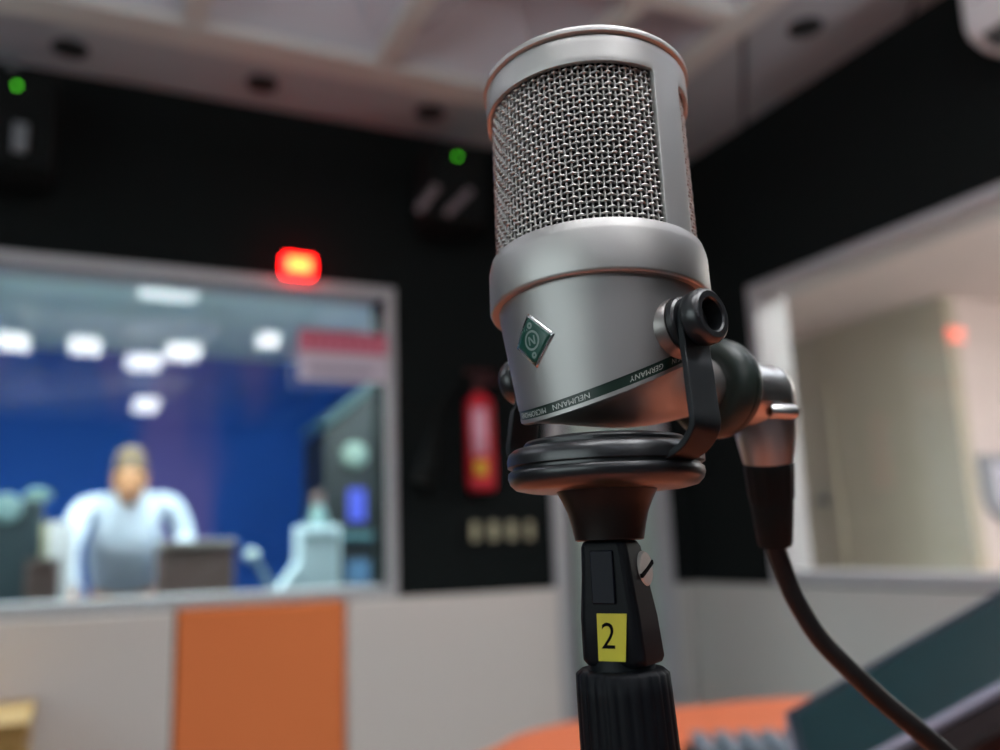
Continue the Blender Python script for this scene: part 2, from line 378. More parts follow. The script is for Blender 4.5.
# lit ceiling lights of the studio (their images show in the control room window)
for k, (x, y, w, l, mm, lab) in enumerate([(-.47, -.97, .19, .30, 'lamp', 'lit ceiling light over the west side of the studio'),
        (-.02, -.97, .20, .30, 'lamp', 'lit ceiling light behind the camera position'),
        (.40, -1.42, .24, .34, 'lamp', 'lit ceiling light farther behind the camera'),
        (.64, -.97, .22, .34, 'lamp', 'lit ceiling light right of the middle of the studio'),
        (1.16, -.42, .13, .20, 'lamp', 'small lit ceiling light near the east wall'),
        (.55, -3.5, .22, .55, 'lamp', 'lit ceiling light at the back of the studio'),
        (.40, .74, .30, .44, 'lamp_soft', 'soft square ceiling light above the orange table')]):
    k_ = (1.5-.19)/1.5; x, y, w, l = x*k_, 5.66-(5.66-y)*k_, w*k_, l*k_
    t = thing('ceiling_light', (x, y, ZC), lab, 'ceiling light')
    for s_ in (-.3, .3): MB().tube([(x+w*s_, y, ZC-.16), (x+w*s_, y, ZC+.02)], .004, 8).build('suspension_rod', 'white', t)
    MB().box(x-w/2, x+w/2, y-l/2, y+l/2, ZC-.21, ZC-.16).build('diffuser', mm, t, smooth=False)

for x, y, lab in ((-1.75, 1.75, 'unseen floor lamp added to light the ceiling, in the west corner'), (1.95, .10, 'unseen floor lamp added to light the ceiling, by the right wall'), (-.9, -2.6, 'unseen floor lamp added to light the ceiling, at the back of the studio')):
    t = thing('added_floor_lamp', (x, y, 0), lab, 'added fill lamp')  # out-of-view lamps added to give the ceiling neutral light
    MB().lathe((x, y, 0), (0, 0, 1), [(.14, 0), (.14, .015), (.02, .03), (.014, .05), (.014, 1.78)], 32).build('stand', 'blackmetal', t)
    MB().lathe((x, y, 1.76), (0, 0, 1), [(.02, 0), (.10, .04), (.17, .12), (.165, .12), (.095, .045), (.02, .012)], 40, cap1=False).build('bowl_shade', 'white', t)
    l = bpy.data.lights.new('added_uplight', 'AREA'); l.shape = 'DISK'; l.size = .26; l.energy = FILL_UP; l.color = (.92, .955, 1.0); l.spread = R(150)
    lo_ = bpy.data.objects.new('added_uplight', l); C.objects.link(lo_); lo_.location = (x, y, 1.87); lo_.rotation_euler = (R(180), 0, 0)

# air conditioner high on the right wall
def aircon():
    y1 = onX(966, 40, XE-.19).y; z0 = onX(975, 54, XE-.15).z
    t = thing('air_conditioner', (XE, y1-.42, z0), 'white air conditioner high on the black right wall', 'air conditioner')
    prof = [(0, 0), (.13, 0), (.18, .022), (.195, .05), (.195, .22), (.17, .25), (0, .25)]
    MB().prism([(XE-a, y1, z0+b) for a, b in prof], (0, -.85, 0)).build('body', 'white', t, bevel=.012, seg=3)
    MB().obox((XE-.152, y1-.425, z0+.0085), V((-.028, 0, .0115)), V((0, .39, 0)), V((.002, 0, .005))).build('air_flap', mat('dark_vent', s2l(70, 76, 78), .5), t, bevel=.003)
    MB().box(XE-.197, XE-.194, y1-.83, y1-.03, z0+.11, z0+.113).build('panel_line', mat('panel_grey', s2l(120, 120, 122), .5), t)
aircon()

# red and white notice hung against the window
def notice():
    a, b = onY(300, 328, YN-.03), onY(388, 383, YN-.03)
    t = thing('notice_board', ((a.x+b.x)/2, YN-.018, b.z), 'red and white notice hung across the top right corner of the window', 'notice')
    xm0, xm1, z0, z1 = a.x, b.x, b.z, a.z; zs = z0+(z1-z0)*.56
    B(xm0, xm1, YN-.024, YN-.018, z0, zs).build('white_half', mat('notice_white', s2l(204, 192, 204), .6), t)
    B(xm0, xm1, YN-.024, YN-.018, zs, z1).build('red_half', mat('notice_red', s2l(190, 84, 108), .6), t)
    mb = MB(); n = 9; w = (xm1-xm0)/n
    for k in range(n):
        mb.box(xm0+w*(k+.14), xm0+w*(k+.86), YN-.0255, YN-.0238, zs+.018, zs+.042)
    mb.build('pale_band', mat('notice_pink', s2l(220, 130, 150), .6), t)
    B(xm0+.03, xm1-.05, YN-.0255, YN-.0238, z0+.025, z0+.05).build('grey_band', mat('notice_grey', s2l(168, 160, 178), .6), t)
notice()

# tan wooden cabinet under the window, bottom left
def cabinet():
    x1, yf, zt = -.076, 2.40, .745
    t = thing('wooden_cabinet', (x1-.3, yf, 0), 'tan wooden cabinet under the large window, its top corner showing', 'cabinet')
    B(x1-.60, x1-.008, yf+.012, YN-.04, .06, zt-.025).build('body', 'wood', t, bevel=.003)
    B(x1-.61, x1, yf, YN-.04, zt-.025, zt).build('top', 'wood', t, bevel=.004)
    B(x1-.59, x1-.02, yf+.05, YN-.05, 0, .06).build('plinth', 'dark', t)
    for k in (0, 1):
        d = B(x1-.595+k*.295, x1-.305+k*.295-.006, yf-.004, yf+.012, .08, zt-.035).build('door', 'wood', t, bevel=.003)
        MB().lathe((x1-.33+k*.06, yf-.004, .5), (0, -1, 0), [(.006, 0), (.006, .01), (.012, .018), (.008, .026)], 16).build('knob', 'alu', d)
cabinet()

# ================================================================== ORANGE TABLE AND WHAT STANDS ON IT
ZTAB = .75
def table():
    t = thing('table', (.55, .45, 0), 'orange-topped studio table with a rounded far edge below the microphone', 'table')
    e = [(-.12, .02), (-.20, .45), (-.02, .95), (.40, 1.36), (.66, 1.50), (.80, 1.61), (1.0, 1.655), (1.24, 1.64), (1.50, 1.585), (1.68, 1.42), (1.70, .95), (1.52, .40), (1.15, .02), (.5, -.12)]
    poly = catmull([(x, y, ZTAB-.03) for x, y in e], 5, True)
    MB().prism(poly, (0, 0, .03)).build('tabletop', 'orange', t, bevel=.004)
    for x, y in ((.1, .25), (1.15, .25), (.75, 1.2), (1.35, 1.15)):
        MB().lathe((x, y, 0), (0, 0, 1), [(.05, 0), (.05, .012), (.03, .02), (.025, .05), (.025, ZTAB-.06), (.05, ZTAB-.03)], 24).build('leg', 'blackmetal', t)
table()

def keyboard():
    c = V((1.065, 1.10, ZTAB)); ang = R(-28)
    t = thing('keyboard', c, 'grey-keyed keyboard lying on the orange table beside the microphone stand', 'keyboard')
    ex = V((cos(ang), sin(ang), 0)); ey = V((-sin(ang), cos(ang), 0)); ez = V((0, 0, 1))
    MB().obox(c+ez*.012, ex*.21, ey*.075, ez*.012).build('case', 'blackplastic', t, bevel=.004)
    mb = MB()
    for j in range(4):
        for i in range(11):
            mb.obox(c+ex*(-.185+i*.037)+ey*(-.054+j*.036)+ez*.034, ex*.0115, ey*.0125, ez*.011)
    mb.build('keys', 'keys', t, bevel=.0015)
keyboard()

def tilted_screen():
    TL = atd(788, 715, .80); A = atd(1000, 594, .755); BL = atd(801, 800, .664)
    W = (A-TL).normalized(); H = (BL-TL); hl = (H-W*H.dot(W)).length; H = (H-W*H.dot(W)).normalized()
    N = W.cross(H).normalized()
    if N.dot(CAM-TL) < 0: N = -N
    wl = .36
    o = TL+W*wl/2+H*hl/2
    t = thing('touch_screen', V((o.x, o.y, ZTAB)), 'dark teal flat screen tilted on its arm at lower right', 'screen')
    MB().obox(o-N*.011, W*wl/2, H*hl/2, N*.009).build('back_housing', 'blackplastic', t, bevel=.004)
    b = .0075
    fr = MB().obox(TL+W*wl/2+H*b/2, W*wl/2, H*b/2, N*.003).obox(TL+H*hl/2+W*b/2, W*b/2, H*(hl/2-b), N*.003).obox(TL+H*hl/2+W*(wl-b/2), W*b/2, H*(hl/2-b), N*.003)
    fr.build('screen_frame', mat('blue_black_frame', s2l(24, 36, 48), .35), t, bevel=.0012)
    MB().obox(TL+W*wl/2+H*(hl-b*.35), W*wl/2, H*b*.65, N*.003).build('lower_rim', 'rim', t, bevel=.0012)
    MB().obox(TL+W*wl/2-H*.0012, W*wl/2, H*.0012, N*.0022).build('upper_rim', 'rim', t)
    MB().obox(TL+H*hl/2-W*.0012, W*.0012, H*hl/2, N*.0022).build('side_rim', 'rim', t)
    MB().obox(o-N*.0005, W*(wl/2-b), H*(hl/2-b), N*.0015).build('display', 'screen', t)
    MB().obox(TL+W*wl/2+H*(hl+.020)-N*.012, W*(wl/2), H*.018, N*.010).build('lower_bezel', mat('dark_red_black', (.008, .003, .003), .55, spec=.2), t, bevel=.004)
    bk = o-N*.02; base = V((bk.x+.10, bk.y+.02, ZTAB))
    MB().tube(catmull([bk, bk-N*.05, V((base.x, base.y, bk.z-.10)), base+V((0, 0, .01))]), .013, 14).build('support_arm', 'blackmetal', t)
    MB().lathe(base, (0, 0, 1), [(.07, 0), (.07, .008), (.06, .014), (.016, .018)], 32).build('base', 'blackmetal', t)
tilted_screen()

# ================================================================== MICROPHONE
ER = _r; EH = _h                                     # right, away (horizontal)
def fr2w(x, y, z): return CAM+ER*x+EH*y+_z*z
MC = fr2w(.0295, .2463, .0653)
MAX = (ER*.0003+EH*.0986+_z).normalized()            # microphone axis
E_R = (EH.cross(MAX)).normalized(); E_B = MAX.cross(E_R).normalized()
def mp(az, h, r):                                    # azimuth from the camera side, height along the axis, radius
    a = R(az); return MC+MAX*h+E_R*(r*sin(a))-E_B*(r*cos(a))
def pw(x, y, z): return MC+E_R*x+E_B*y+MAX*z
PC = fr2w(.0276, .2385, .0160)                       # puck lower rim centre
mic = thing('microphone', (PC.x, PC.y, PC.z-.015), 'silver studio microphone with wire mesh head in a black yoke on the stand', 'microphone')
FRONT = -48.0
# --- cage: two mesh windows and two posts
RB, RTp = .0305, .0311
H0, H1 = .0130, .0714
def rad(h): return .0303+(.0309-.0303)*(h-.013)/.058
win0, win1, cr = .0150, .0630, .0013
azs = []
def winfrac(az, a0, a1):
    d = min((az-a0), (a1-az))*R(1)*.0305
    if d >= cr: return 0
    return cr-math.sqrt(max(0, cr*cr-(cr-d)**2))
cage = MB()
opens = [(-121.0, 32.5), (54.0, 206.0)]
def col(az0, n=5): pass
def strip_grid(alist, lo, hi, n):
    rs = [[mp(a, lo(a)+(hi(a)-lo(a))*k/n, rad(lo(a)+(hi(a)-lo(a))*k/n)) for k in range(n+1)] for a in alist]
    vs = [p for r in rs for p in r]; fs = []
    for i in range(len(rs)-1):
        for k in range(n): fs.append((i*(n+1)+k, (i+1)*(n+1)+k, (i+1)*(n+1)+k+1, i*(n+1)+k+1))
    cage.add(vs, fs)
for a0, a1 in opens:
    cd = math.degrees(cr/.0305); al = [a0+cd*t for t in (0, .08, .2, .4, .7, 1)]
    mid = [a0+cd+(a1-a0-2*cd)*i/60 for i in range(1, 60)]
    al = al+mid+[a1-cd*t for t in (1, .7, .4, .2, .08, 0)]
    strip_grid(al, lambda a: H0, lambda a: win0+winfrac(a, a0, a1), 3)
    strip_grid(al, lambda a: win1-winfrac(a, a0, a1), lambda a: H1, 4)
for a0, a1 in ((32.5, 54.0), (206.0, 239.0)):
    al = [a0+(a1-a0)*i/10 for i in range(11)]
    strip_grid(al, lambda a: H0, lambda a: win0+cr, 3)
    strip_grid(al, lambda a: win0+cr, lambda a: win1-cr, 12)
    strip_grid(al, lambda a: win1-cr, lambda a: H1, 4)
o = cage.build('head_cage', 'nickel', mic)
bm = bmesh.new(); bm.from_mesh(o.data); bmesh.ops.remove_doubles(bm, verts=bm.verts, dist=1e-6); bmesh.ops.recalc_face_normals(bm, faces=bm.faces)
cen = MC-V(mic.location)
f0 = bm.faces[0]
if f0.normal.dot(f0.calc_center_median()-(cen+MAX*.04)) < 0: bmesh.ops.reverse_faces(bm, faces=bm.faces)
bm.to_mesh(o.data); bm.free()
so = o.modifiers.new('solid', 'SOLIDIFY'); so.thickness = .0015; so.offset = -1
bv = o.modifiers.new('bevel', 'BEVEL'); bv.width = .0002; bv.segments = 2; bv.limit_method = 'ANGLE'; bv.angle_limit = R(50)
# lid
MB().lathe(MC, MAX, [(.0296, .0700), (.0300, .0719), (.0312, .0720), (.0317, .0723), (.0318, .0730), (.0317, .0738), (.0311, .0744), (.0300, .0747), (.001, .0750)], 128).build('lid', 'nickel', mic, angle=50)
# woven grille
NV, NH = 108, 30
pitch = (win1-win0+.006)/NH; gz0 = win0-.003
wv = MB(); RG = .0287
for i in range(NV):
    az = 360*i/NV
    pts = []
    for k in range(NH*2+1):
        j = k/2
        s_ = cos(pi*j)*(1 if i % 2 == 0 else -1)
        pts.append(mp(az, gz0+pitch*j, RG+.00010*s_))
    wv.tube(pts, .00035, 6, cap=False)
for j in range(NH+1):
    pts = []; n = NV*4
    for k in range(n):
        ph = k/4
        s_ = -cos(pi*j)*cos(pi*ph)
        pts.append(mp(360*k/n, gz0+pitch*j, RG+.00046*s_))
    wv.tube(pts, .00040, 6, loop=True)
wv.build('wire_grille', 'wire', mic, angle=180)
MB().lathe(MC, MAX, [(.0276, .012), (.0276, .066)], 64).build('inner_screen', 'inner', mic)
# band
MB().lathe(MC, MAX, [(.0288, .0158), (.0300, .0156), (.0309, .0152), (.0315, .0128), (.0316, .0120), (.0317, .0010), (.0314, .0003), (.0310, .0), (.0290, .0002), (.0285, .002)], 160, cap0=False, cap1=False).build('collar_band', 'nickel', mic, angle=40)
# body with slanted lower end
RB0, KB = .0292, .164
PU = (.365, .308, -.0193); PL = (.356, .315, -.0221); PE = (.356, .315, -.0232)
def brad(h): return RB0+KB*h
def hplane(az, P):
    h = -.02
    for _ in range(30):
        r = brad(h); x, y = r*sin(R(az)), -r*cos(R(az)); h = P[0]*x+P[1]*y+P[2]
    return h
def surf(az, h, off=0.0): return mp(az, h, brad(h)+off)
NA = 160
AZS = [360*i/NA for i in range(NA)]
rs = [[surf(a, .002+(min(hplane(a, PU), -.001)-.002)*k/14) for a in AZS] for k in range(15)]
MB().rings(rs, False, False).build('body', 'nickel_shaded', mic, angle=60)
# dark band around the slanted edge
rs = [[surf(a, min(hplane(a, PU), -.001), 0) for a in AZS], [surf(a, min(hplane(a, PU), -.001), -.00015) for a in AZS],
      [surf(a, min(hplane(a, PL), -.003), -.00015) for a in AZS], [surf(a, min(hplane(a, PL), -.003), 0) for a in AZS]]
band = MB().rings(rs, False, False).build('slanted_band', 'strip', mic, angle=30)
# lettering runs upside down along the band
def band_text(body, azc, size, squeeze=1.0):
    vs, fs = text_mesh(body, size); out = []
    for v in vs:
        h0 = hplane(azc, PL); r0 = brad(h0)
        slope = 1.0
        az = azc
        # arc length: going along the band in the -x text direction
        step = -v.x*squeeze; az = azc
        ds = step/24
        for _ in range(24):
            ha, hb = hplane(az, PL), hplane(az+.5, PL)
            L = (surf(az+.5, hb)-surf(az, ha)).length
            az += .5*ds/L
        az_ = az
        hu, hl = hplane(az_, PU), hplane(az_, PL)
        mid, half = (hu+hl)/2, (hu-hl)/2
        out.append(surf(az_, mid-v.y*1.02, -.00007))
    mb = MB(); mb.add(out, fs); o = mb.build('lettering', 'white_text', band, smooth=False); return o
# text x axis runs right-to-left in view (the microphone stands upside down)
band_text('GERMANY', 19.0, .0020, 1.12)
band_text('NEUMANN', -29.5, .0020, 1.12)
band_text('MICROPHONES', -65.0, .0020, 1.0)
band_text('MADE IN', 44.5, .0020, 1.0)
# cap below the slanted band, bending back to the plug
def bez(p0, p1, p2, p3, t): return p0*(1-t)**3+p1*3*t*(1-t)**2+p2*3*t*t*(1-t)+p3*t**3
lip0 = [surf(a, min(hplane(a, PL), -.003), 0) for a in AZS]
lip1 = [surf(a, min(hplane(a, PE), -.004), 0) for a in AZS]
lip2 = [surf(a, min(hplane(a, PE), -.004)-.0004, -.0007) for a in AZS]
cs = sum((p for p in lip2), V((0, 0, 0)))/NA
# plug axis: away from the front, azimuth 131
BK = (E_R*sin(R(131))-E_B*cos(R(131))).normalized()
EU = (E_R*sin(R(41))-E_B*cos(R(41))).normalized()      # pivot direction
PLUGC = None
def find_h(s, py):
    lo, hi = -.06, .02
    for _ in range(40):
        m_ = (lo+hi)/2; p = MC+BK*s+MAX*m_-CAM
        y = 375-F*p.dot(UP)/p.dot(FW)
        if y > py: lo = m_
        else: hi = m_
    return lo
SN = .0470
NC = MC+BK*SN+MAX*find_h(SN, 387)                      # collar centre
PAX = V((BK.x, BK.y, 0)).normalized()
ns = (pw(PE[0], PE[1], -1)-pw(0, 0, 0)).normalized()
mb = MB(); rings = [lip0, lip1, lip2]
# angle of every lip point in the slanted frame
es = EU.cross(ns).normalized()
if es.dot(BK) < 0: es = -es
nt_ = V(PAX); et = nt_.cross(EU).normalized()
if et.dot(MAX) < 0: et = -et
rn = .0090
offs = [(p-cs) for p in lip2]
for k in range(1, 15):
    t_ = k/14
    cc = bez(cs, cs+ns*.001+BK*.004, NC-PAX*.018, NC, t_)
    tt = t_*t_*(3-2*t_); ts = 1-(1-t_)**1.7
    ang = tt
    # rotate slanted frame into plug frame
    n_k = (ns*(1-tt)+PAX*tt).normalized(); e2k = n_k.cross(EU).normalized()
    if e2k.dot(es*(1-tt)+et*tt) < 0: e2k = -e2k
    ring = []
    for d in offs:
        u, w = d.dot(EU), d.dot(es); L = math.hypot(u, w)
        sc = (1-ts)*1.0+ts*(rn/L)
        ring.append(cc+(EU*u+e2k*w)*sc)
    rings.append(ring)
mb.rings(rings, False, True).build('slanted_cap', 'nickel', mic, angle=50)
# rubber collar around the socket
MB().lathe(NC-PAX*.0020, PAX, [(.0088, .0006), (.0097, .0001), (.0125, .0003), (.0148, .0016), (.0160, .0042), (.0162, .0062), (.0157, .0068), (.0154, .0071), (.0159, .0075), (.0161, .0090), (.0156, .0104), (.0130, .0112), (.0100, .0114)], 64).build('socket_collar', 'greenblack', mic, angle=40)

# badge: diamond plate with a round emblem
BA, BH = -49.2, -.0136
def badge_pt(u, w, off):
    h = BH+w; return surf(BA+math.degrees(u/brad(BH)), h, off)
def badge_plate(s, off, name, m, parent, n=10):
    hd = .0074*s; mb = MB(); top, bot = [], []
    vs = []; fs = []
    for i in range(n+1):
        for j in range(n+1):
            a, b = i/n*2-1, j/n*2-1
            u, w = (a+b)/2*hd, (a-b)/2*hd
            vs.append(badge_pt(u, w, off))
    for i in range(n):
        for j in range(n): fs.append((i*(n+1)+j, i*(n+1)+j+1, (i+1)*(n+1)+j+1, (i+1)*(n+1)+j))
    mb.add(vs, fs); o = mb.build(name, m, parent)
    so = o.modifiers.new('solid', 'SOLIDIFY'); so.thickness = .0003; so.offset = 0
    return o
bd = badge_plate(1.0, .0001, 'badge', 'silver', mic)
badge_plate(.86, .00028, 'badge_field', 'badge', bd)
mb = MB()
def flat(poly_u):
    mb.add([badge_pt(u, w, .00048) for u, w in poly_u], [tuple(range(len(poly_u)))])
def annulus(cu, cw, r0, r1, n=36):
    vs = [badge_pt(cu+r*cos(2*pi*i/n), cw+r*sin(2*pi*i/n), .00048) for r in (r0, r1) for i in range(n)]
    mb.add(vs, [(i, (i+1) % n, n+(i+1) % n, n+i) for i in range(n)])
annulus(0, 0, .0021, .0027)
annulus(0, .0040, .0003, .0009); annulus(0, -.0040, .0003, .0009)
for k in range(-2, 3): flat([(-.0022+k*.0009, .0029+.0001*k), (-.0019+k*.0009, .0029), (-.0019+k*.0009, .0036-abs(k)*.0002), (-.0022+k*.0009, .0036-abs(k)*.0002)]) if abs(k) < 2 else None
flat([(-.0012, -.0012), (-.0007, -.0012), (-.0007, .0012), (-.0012, .0012)])
flat([(.0007, -.0012), (.0012, -.0012), (.0012, .0012), (.0007, .0012)])
flat([(-.0012, .0012), (-.0006, .0012), (.0012, -.0012), (.0006, -.0012)])
mb.build('emblem', 'emblem', bd, smooth=False)

# --- yoke: two pivots, two arms, a strap under the microphone
PIVH = -.0119
def pv(s, dh=0.0): return MC+MAX*(PIVH+dh)+EU*s
UPa = MAX; PT = EU.cross(MAX).normalized()
PCY = V((PC.x, PC.y, 0))
for sg in (1, -1):
    a = EU*sg
    MB().lathe(pv(0)+a*.0215, a, [(.0092, 0), (.0090, .003), (.0082, .0055), (.0074, .0068)], 40).build('pivot_boss', 'boss_shaded', mic)
    MB().lathe(pv(0)+a*.0283, a, [(.0066, 0), (.0072, .0005), (.0072, .0020), (.0066, .0025)], 40).build('washer', 'rubber', mic)
    kn = MB().lathe(pv(0)+a*.0325, a, [(.0062, 0), (.0070, .0006), (.0074, .0018), (.0074, .0040), (.0070, .0052), (.0062, .0058), (.0047, .0058), (.0043, .0053), (.0041, .0010), (.001, .0009)], 48).build('pivot_knob', 'rubber', mic)
# arm strap path: from pivot down, bending into the puck
ZP = PC.z
def arm(sg):
    a = EU*sg; ah = V((a.x, a.y, 0)).normalized()
    top = pv(0)+a*.0317
    bx = V((PC.x, PC.y, 0))+ah*.0335
    path = [top+MAX*.0062, top, top-MAX*.008]
    low = V((bx.x, bx.y, ZP+.0125))
    path += [top.lerp(low, .45)-MAX*.001, top.lerp(low, .8), low]
    path += [V((bx.x, bx.y, ZP+.0095))-ah*.0012, V((bx.x, bx.y, ZP+.0064))-ah*.0045, V((bx.x, bx.y, ZP+.0046))-ah*.0095, V((bx.x, bx.y, ZP+.0040))-ah*.014, V((bx.x, bx.y, ZP+.0040))-ah*.030]
    pts = catmull(path, 5); side = _z.cross(ah).normalized()
    rs = []
    for k, p in enumerate(pts):
        t = (pts[min(k+1, len(pts)-1)]-pts[max(k-1, 0)]).normalized(); nn = side.cross(t).normalized()
        w = .0054
        if k < 6: w = .0054*math.sin(min(1, (k+1.2)/6)*pi/2)
        rs.append([p+side*w+nn*.0009, p+side*w-nn*.0009, p-side*w-nn*.0009, p-side*w+nn*.0009])
    MB().rings(rs).build('yoke_arm', 'blackmetal', mic, bevel=.0003)
arm(1); arm(-1)
# puck: two rubber discs with a groove, small top disc, flared shank
def sc_(pr, kr, kh): return [(r*kr, h*kh) for r, h in pr]
MB().lathe(PC, (0, 0, 1), sc_([(.010, -.0022), (.0240, -.0020), (.0275, -.0012), (.0291, .0004), (.0297, .0022), (.0295, .0036), (.0290, .0040), (.0285, .0041), (.0285, .0048), (.0290, .0049), (.0297, .0053), (.0298, .0075), (.0292, .0092), (.0278, .0103), (.0255, .0108), (.0235, .0109), (.010, .0109)], .890, .90), 96).build('base_disc', 'rubber', mic, angle=45)
MB().lathe(PC+_z*.0096, (0, 0, 1), [(.0218, 0), (.0219, .0011), (.0213, .0018), (.0200, .0021), (.001, .0021)], 72).build('top_disc', 'rubber', mic, angle=45)
MB().lathe(PC-_z*.0017, (0, 0, -1), [(.0136, 0), (.0134, .0005), (.0121, .003), (.0108, .006), (.0099, .0095), (.0093, .0125), (.0092, .0132), (.0084, .0135)], 64).build('flared_shank', mat('brown_black_plastic', (.008, .005, .004), .36, spec=.4), mic)

# ================================================================== STAND
SZ = PC.z-.0150                                         # top of the clip
ST = thing('microphone_stand', (PC.x, PC.y, ZTAB), 'black microphone stand on the orange table with a ribbed collar and clip', 'microphone stand')
def stp(px, py):                                        # a point in the stand's plane facing the camera
    return atd(px, py, (V((PC.x, PC.y, SZ-.01))-CAM).dot(FW))
LEAN = .042
def ax_(z): return V((PC.x, PC.y, z))+ER*((SZ-z)*LEAN)
def zat(py):
    n = 0; lo, hi = .8, 1.3
    for _ in range(40):
        m_ = (lo+hi)/2; p = ax_(m_)-CAM
        y = 375-F*p.dot(UP)/p.dot(FW)
        if y > py: lo = m_
        else: hi = m_
    return lo
za, zb, zc_ = SZ, zat(664), zat(668)
# clip: octagonal block widening downwards, facets turned a little
def octo(z, hw, hd, ch, rot, dx=0.0):
    cx = ax_(z)+ER*dx
    pts = [(-hw+ch, -hd), (hw-ch, -hd), (hw, -hd+ch), (hw, hd-ch), (hw-ch, hd), (-hw+ch, hd), (-hw, hd-ch), (-hw, -hd+ch)]
    return [cx+(ER*(x*cos(rot)-y*sin(rot))+EH*(x*sin(rot)+y*cos(rot))) for x, y in pts]
rot = R(-30)
sec = [(za-.0002, .0058, .0058, .0014), (za-.0018, .0065, .0065, .0014), (za-.009, .00705, .0070, .0014), (zb+.012, .0082, .0081, .0016), (zb+.0016, .0086, .0085, .0016), (zb, .0078, .0077, .0016)]
clip = MB().rings([octo(*s_, rot, .0002*i) for i, s_ in enumerate(sec)]).build('clip', 'blackplastic', ST, bevel=.0006)
fdir = (-EH*cos(rot)+ER*sin(rot)).normalized()          # outward normal of the clip's camera face
sdir = (ER*cos(rot)+EH*sin(rot)).normalized()           # along the face to the right
def face_pt(x, z):                                      # point on the camera face at height z
    pts = [(s_[0], s_[2]) for s_ in sec]
    hd = pts[-1][1]
    for (z1, d1), (z2, d2) in zip(pts, pts[1:]):
        if z <= z1 and z >= z2: hd = d1+(d2-d1)*(z1-z)/(z1-z2)
    return ax_(z)+sdir*x+fdir*hd
# recess in the face
mb = MB(); zr0, zr1 = zat(602), zat(550)
mb.obox((face_pt(.0002, zr0)+face_pt(.0002, zr1))/2+fdir*.0001, sdir*.0032, fdir*.0004, (face_pt(0, zr1)-face_pt(0, zr0))*.5).build('recess', mat('blue_black', (.003, .004, .010), .5, spec=.2), clip, bevel=.0003)
# yellow number sticker
z0_, z1_ = zat(657), zat(611)
def xat(px, py, z):
    lo, hi = -.015, .015
    for _ in range(40):
        m_ = (lo+hi)/2; p = face_pt(m_, z)-CAM; x = 500+F*p.dot(RT)/p.dot(FW)
        if x < px: lo = m_
        else: hi = m_
    return lo
q = [face_pt(xat(599, 657, z0_), z0_), face_pt(xat(626, 657, z0_), z0_), face_pt(xat(627, 611, z1_), z1_), face_pt(xat(597, 611, z1_), z1_)]
MB().prism([p+fdir*.00015 for p in q], fdir*.00012).build('number_sticker', 'yellow', clip, smooth=False)['label'] = 'yellow sticker with the number 2'
vs, fs = text_mesh('2', .0092)
cq = (q[0]+q[1]+q[2]+q[3])/4-sdir*.0009; uz = ((q[3]+q[2])-(q[0]+q[1])).normalized()
MB().add([cq+sdir*v.x*.93+uz*v.y+fdir*.00032 for v in vs], fs).build('number', 'ink', clip, smooth=False)
# slotted screw on the right facet
sp = None
rr = rot
sx = (ER*cos(rr)+EH*sin(rr)); 
zs_ = zat(570)
sn = (sdir+_z*.05).normalized()
hwz = .00705+(.0082-.00705)*max(0, min(1, (za-.009-zs_)/(za-.009-zb-.012)))
def fpt(t): return ax_(zs_)+sdir*(hwz+.0001)+fdir*t
lo, hi = -.01, .01
for _ in range(40):
    m_ = (lo+hi)/2; p = fpt(m_)-CAM; x = 500+F*p.dot(RT)/p.dot(FW)
    if x > 644.0: lo = m_
    else: hi = m_
sc0 = fpt(lo)
screw = MB().lathe(sc0-sn*.0018, sn, [(.0042, 0), (.0047, .0004), (.0047, .0020), (.0043, .0026), (.001, .0028)], 40).build('screw', 'screw', clip)
slot_dir = (-fdir*.93+_z*.37); slot_dir = (slot_dir-sn*slot_dir.dot(sn)).normalized()
MB().obox(sc0+sn*.0008, slot_dir*.0046, sn.cross(slot_dir)*.00055, sn*.0004).build('screw_slot', 'ink', clip)
# ribbed collar and pole
mb = MB(); n = 144; rs = []
for rb, z, fl in ((.0080, zc_, 0), (.0108, zc_, .2), (.0121, zc_-.0011, 1), (.0123, zc_-.006, 1), (.0128, zc_-.028, 1), (.0134, zc_-.060, 1), (.0124, zc_-.0615, .5), (.010, zc_-.062, 0)):
    rs.append([ax_(z)+(ER*cos(2*pi*i/n)+EH*sin(2*pi*i/n))*(rb-fl*.00045*(.5+.5*cos(2*pi*i/n*24))**3) for i in range(n)])
mb.rings(rs).build('ribbed_collar', 'blackplastic', ST, angle=60)
MB().lathe(ax_(zc_-.001), (0, 0, 1), [(.0085, 0), (.0085, .004)], 32).build('neck', 'blackmetal', ST)
MB().tube([ax_(ZTAB+.015), ax_(zc_-.055)], .0080, 32).build('pole', 'blackmetal', ST)
MB().lathe(ax_(ZTAB), (0, 0, 1), [(.085, 0), (.086, .008), (.080, .016), (.030, .022), (.012, .028)], 64).build('base', 'blackmetal', ST)

# ================================================================== CABLE WITH RIGHT-ANGLE PLUG
P0 = NC+PAX*.0088
cab = thing('microphone_cable', P0, 'black microphone cable with a silver right-angle plug behind the microphone', 'cable')
# barrel then elbow then tapered down tube
dep = (P0+PAX*.028-CAM).dot(FW)
EB = P0+PAX*.0300
DT = (atd(779, 552, dep+.002)-atd(767, 410, dep+.000)).normalized()   # downward direction of the plug
b0 = P0; R_ = .0104
mb = MB(); rs = []
def ring_at(c, t, r, n=48, e=None):
    e1, e2 = frame(t, EU if e is None else e); return [c+(e1*cos(2*pi*i/n)+e2*sin(2*pi*i/n))*r for i in range(n)]
MB().lathe(P0, PAX, [(.0098, 0), (.0112, .0008), (.0114, .0060), (.0108, .0066), (.0108, .0076)], 56).build('plug_ring', 'nickel2', cab)
ax2 = V(DT)
EL = P0+PAX*.0235
d0 = EL+ax2*.0112
sh = MB().lathe(P0, PAX, [(.0102, .0068), (.0106, .0078), (.0106, .0235)], 56)
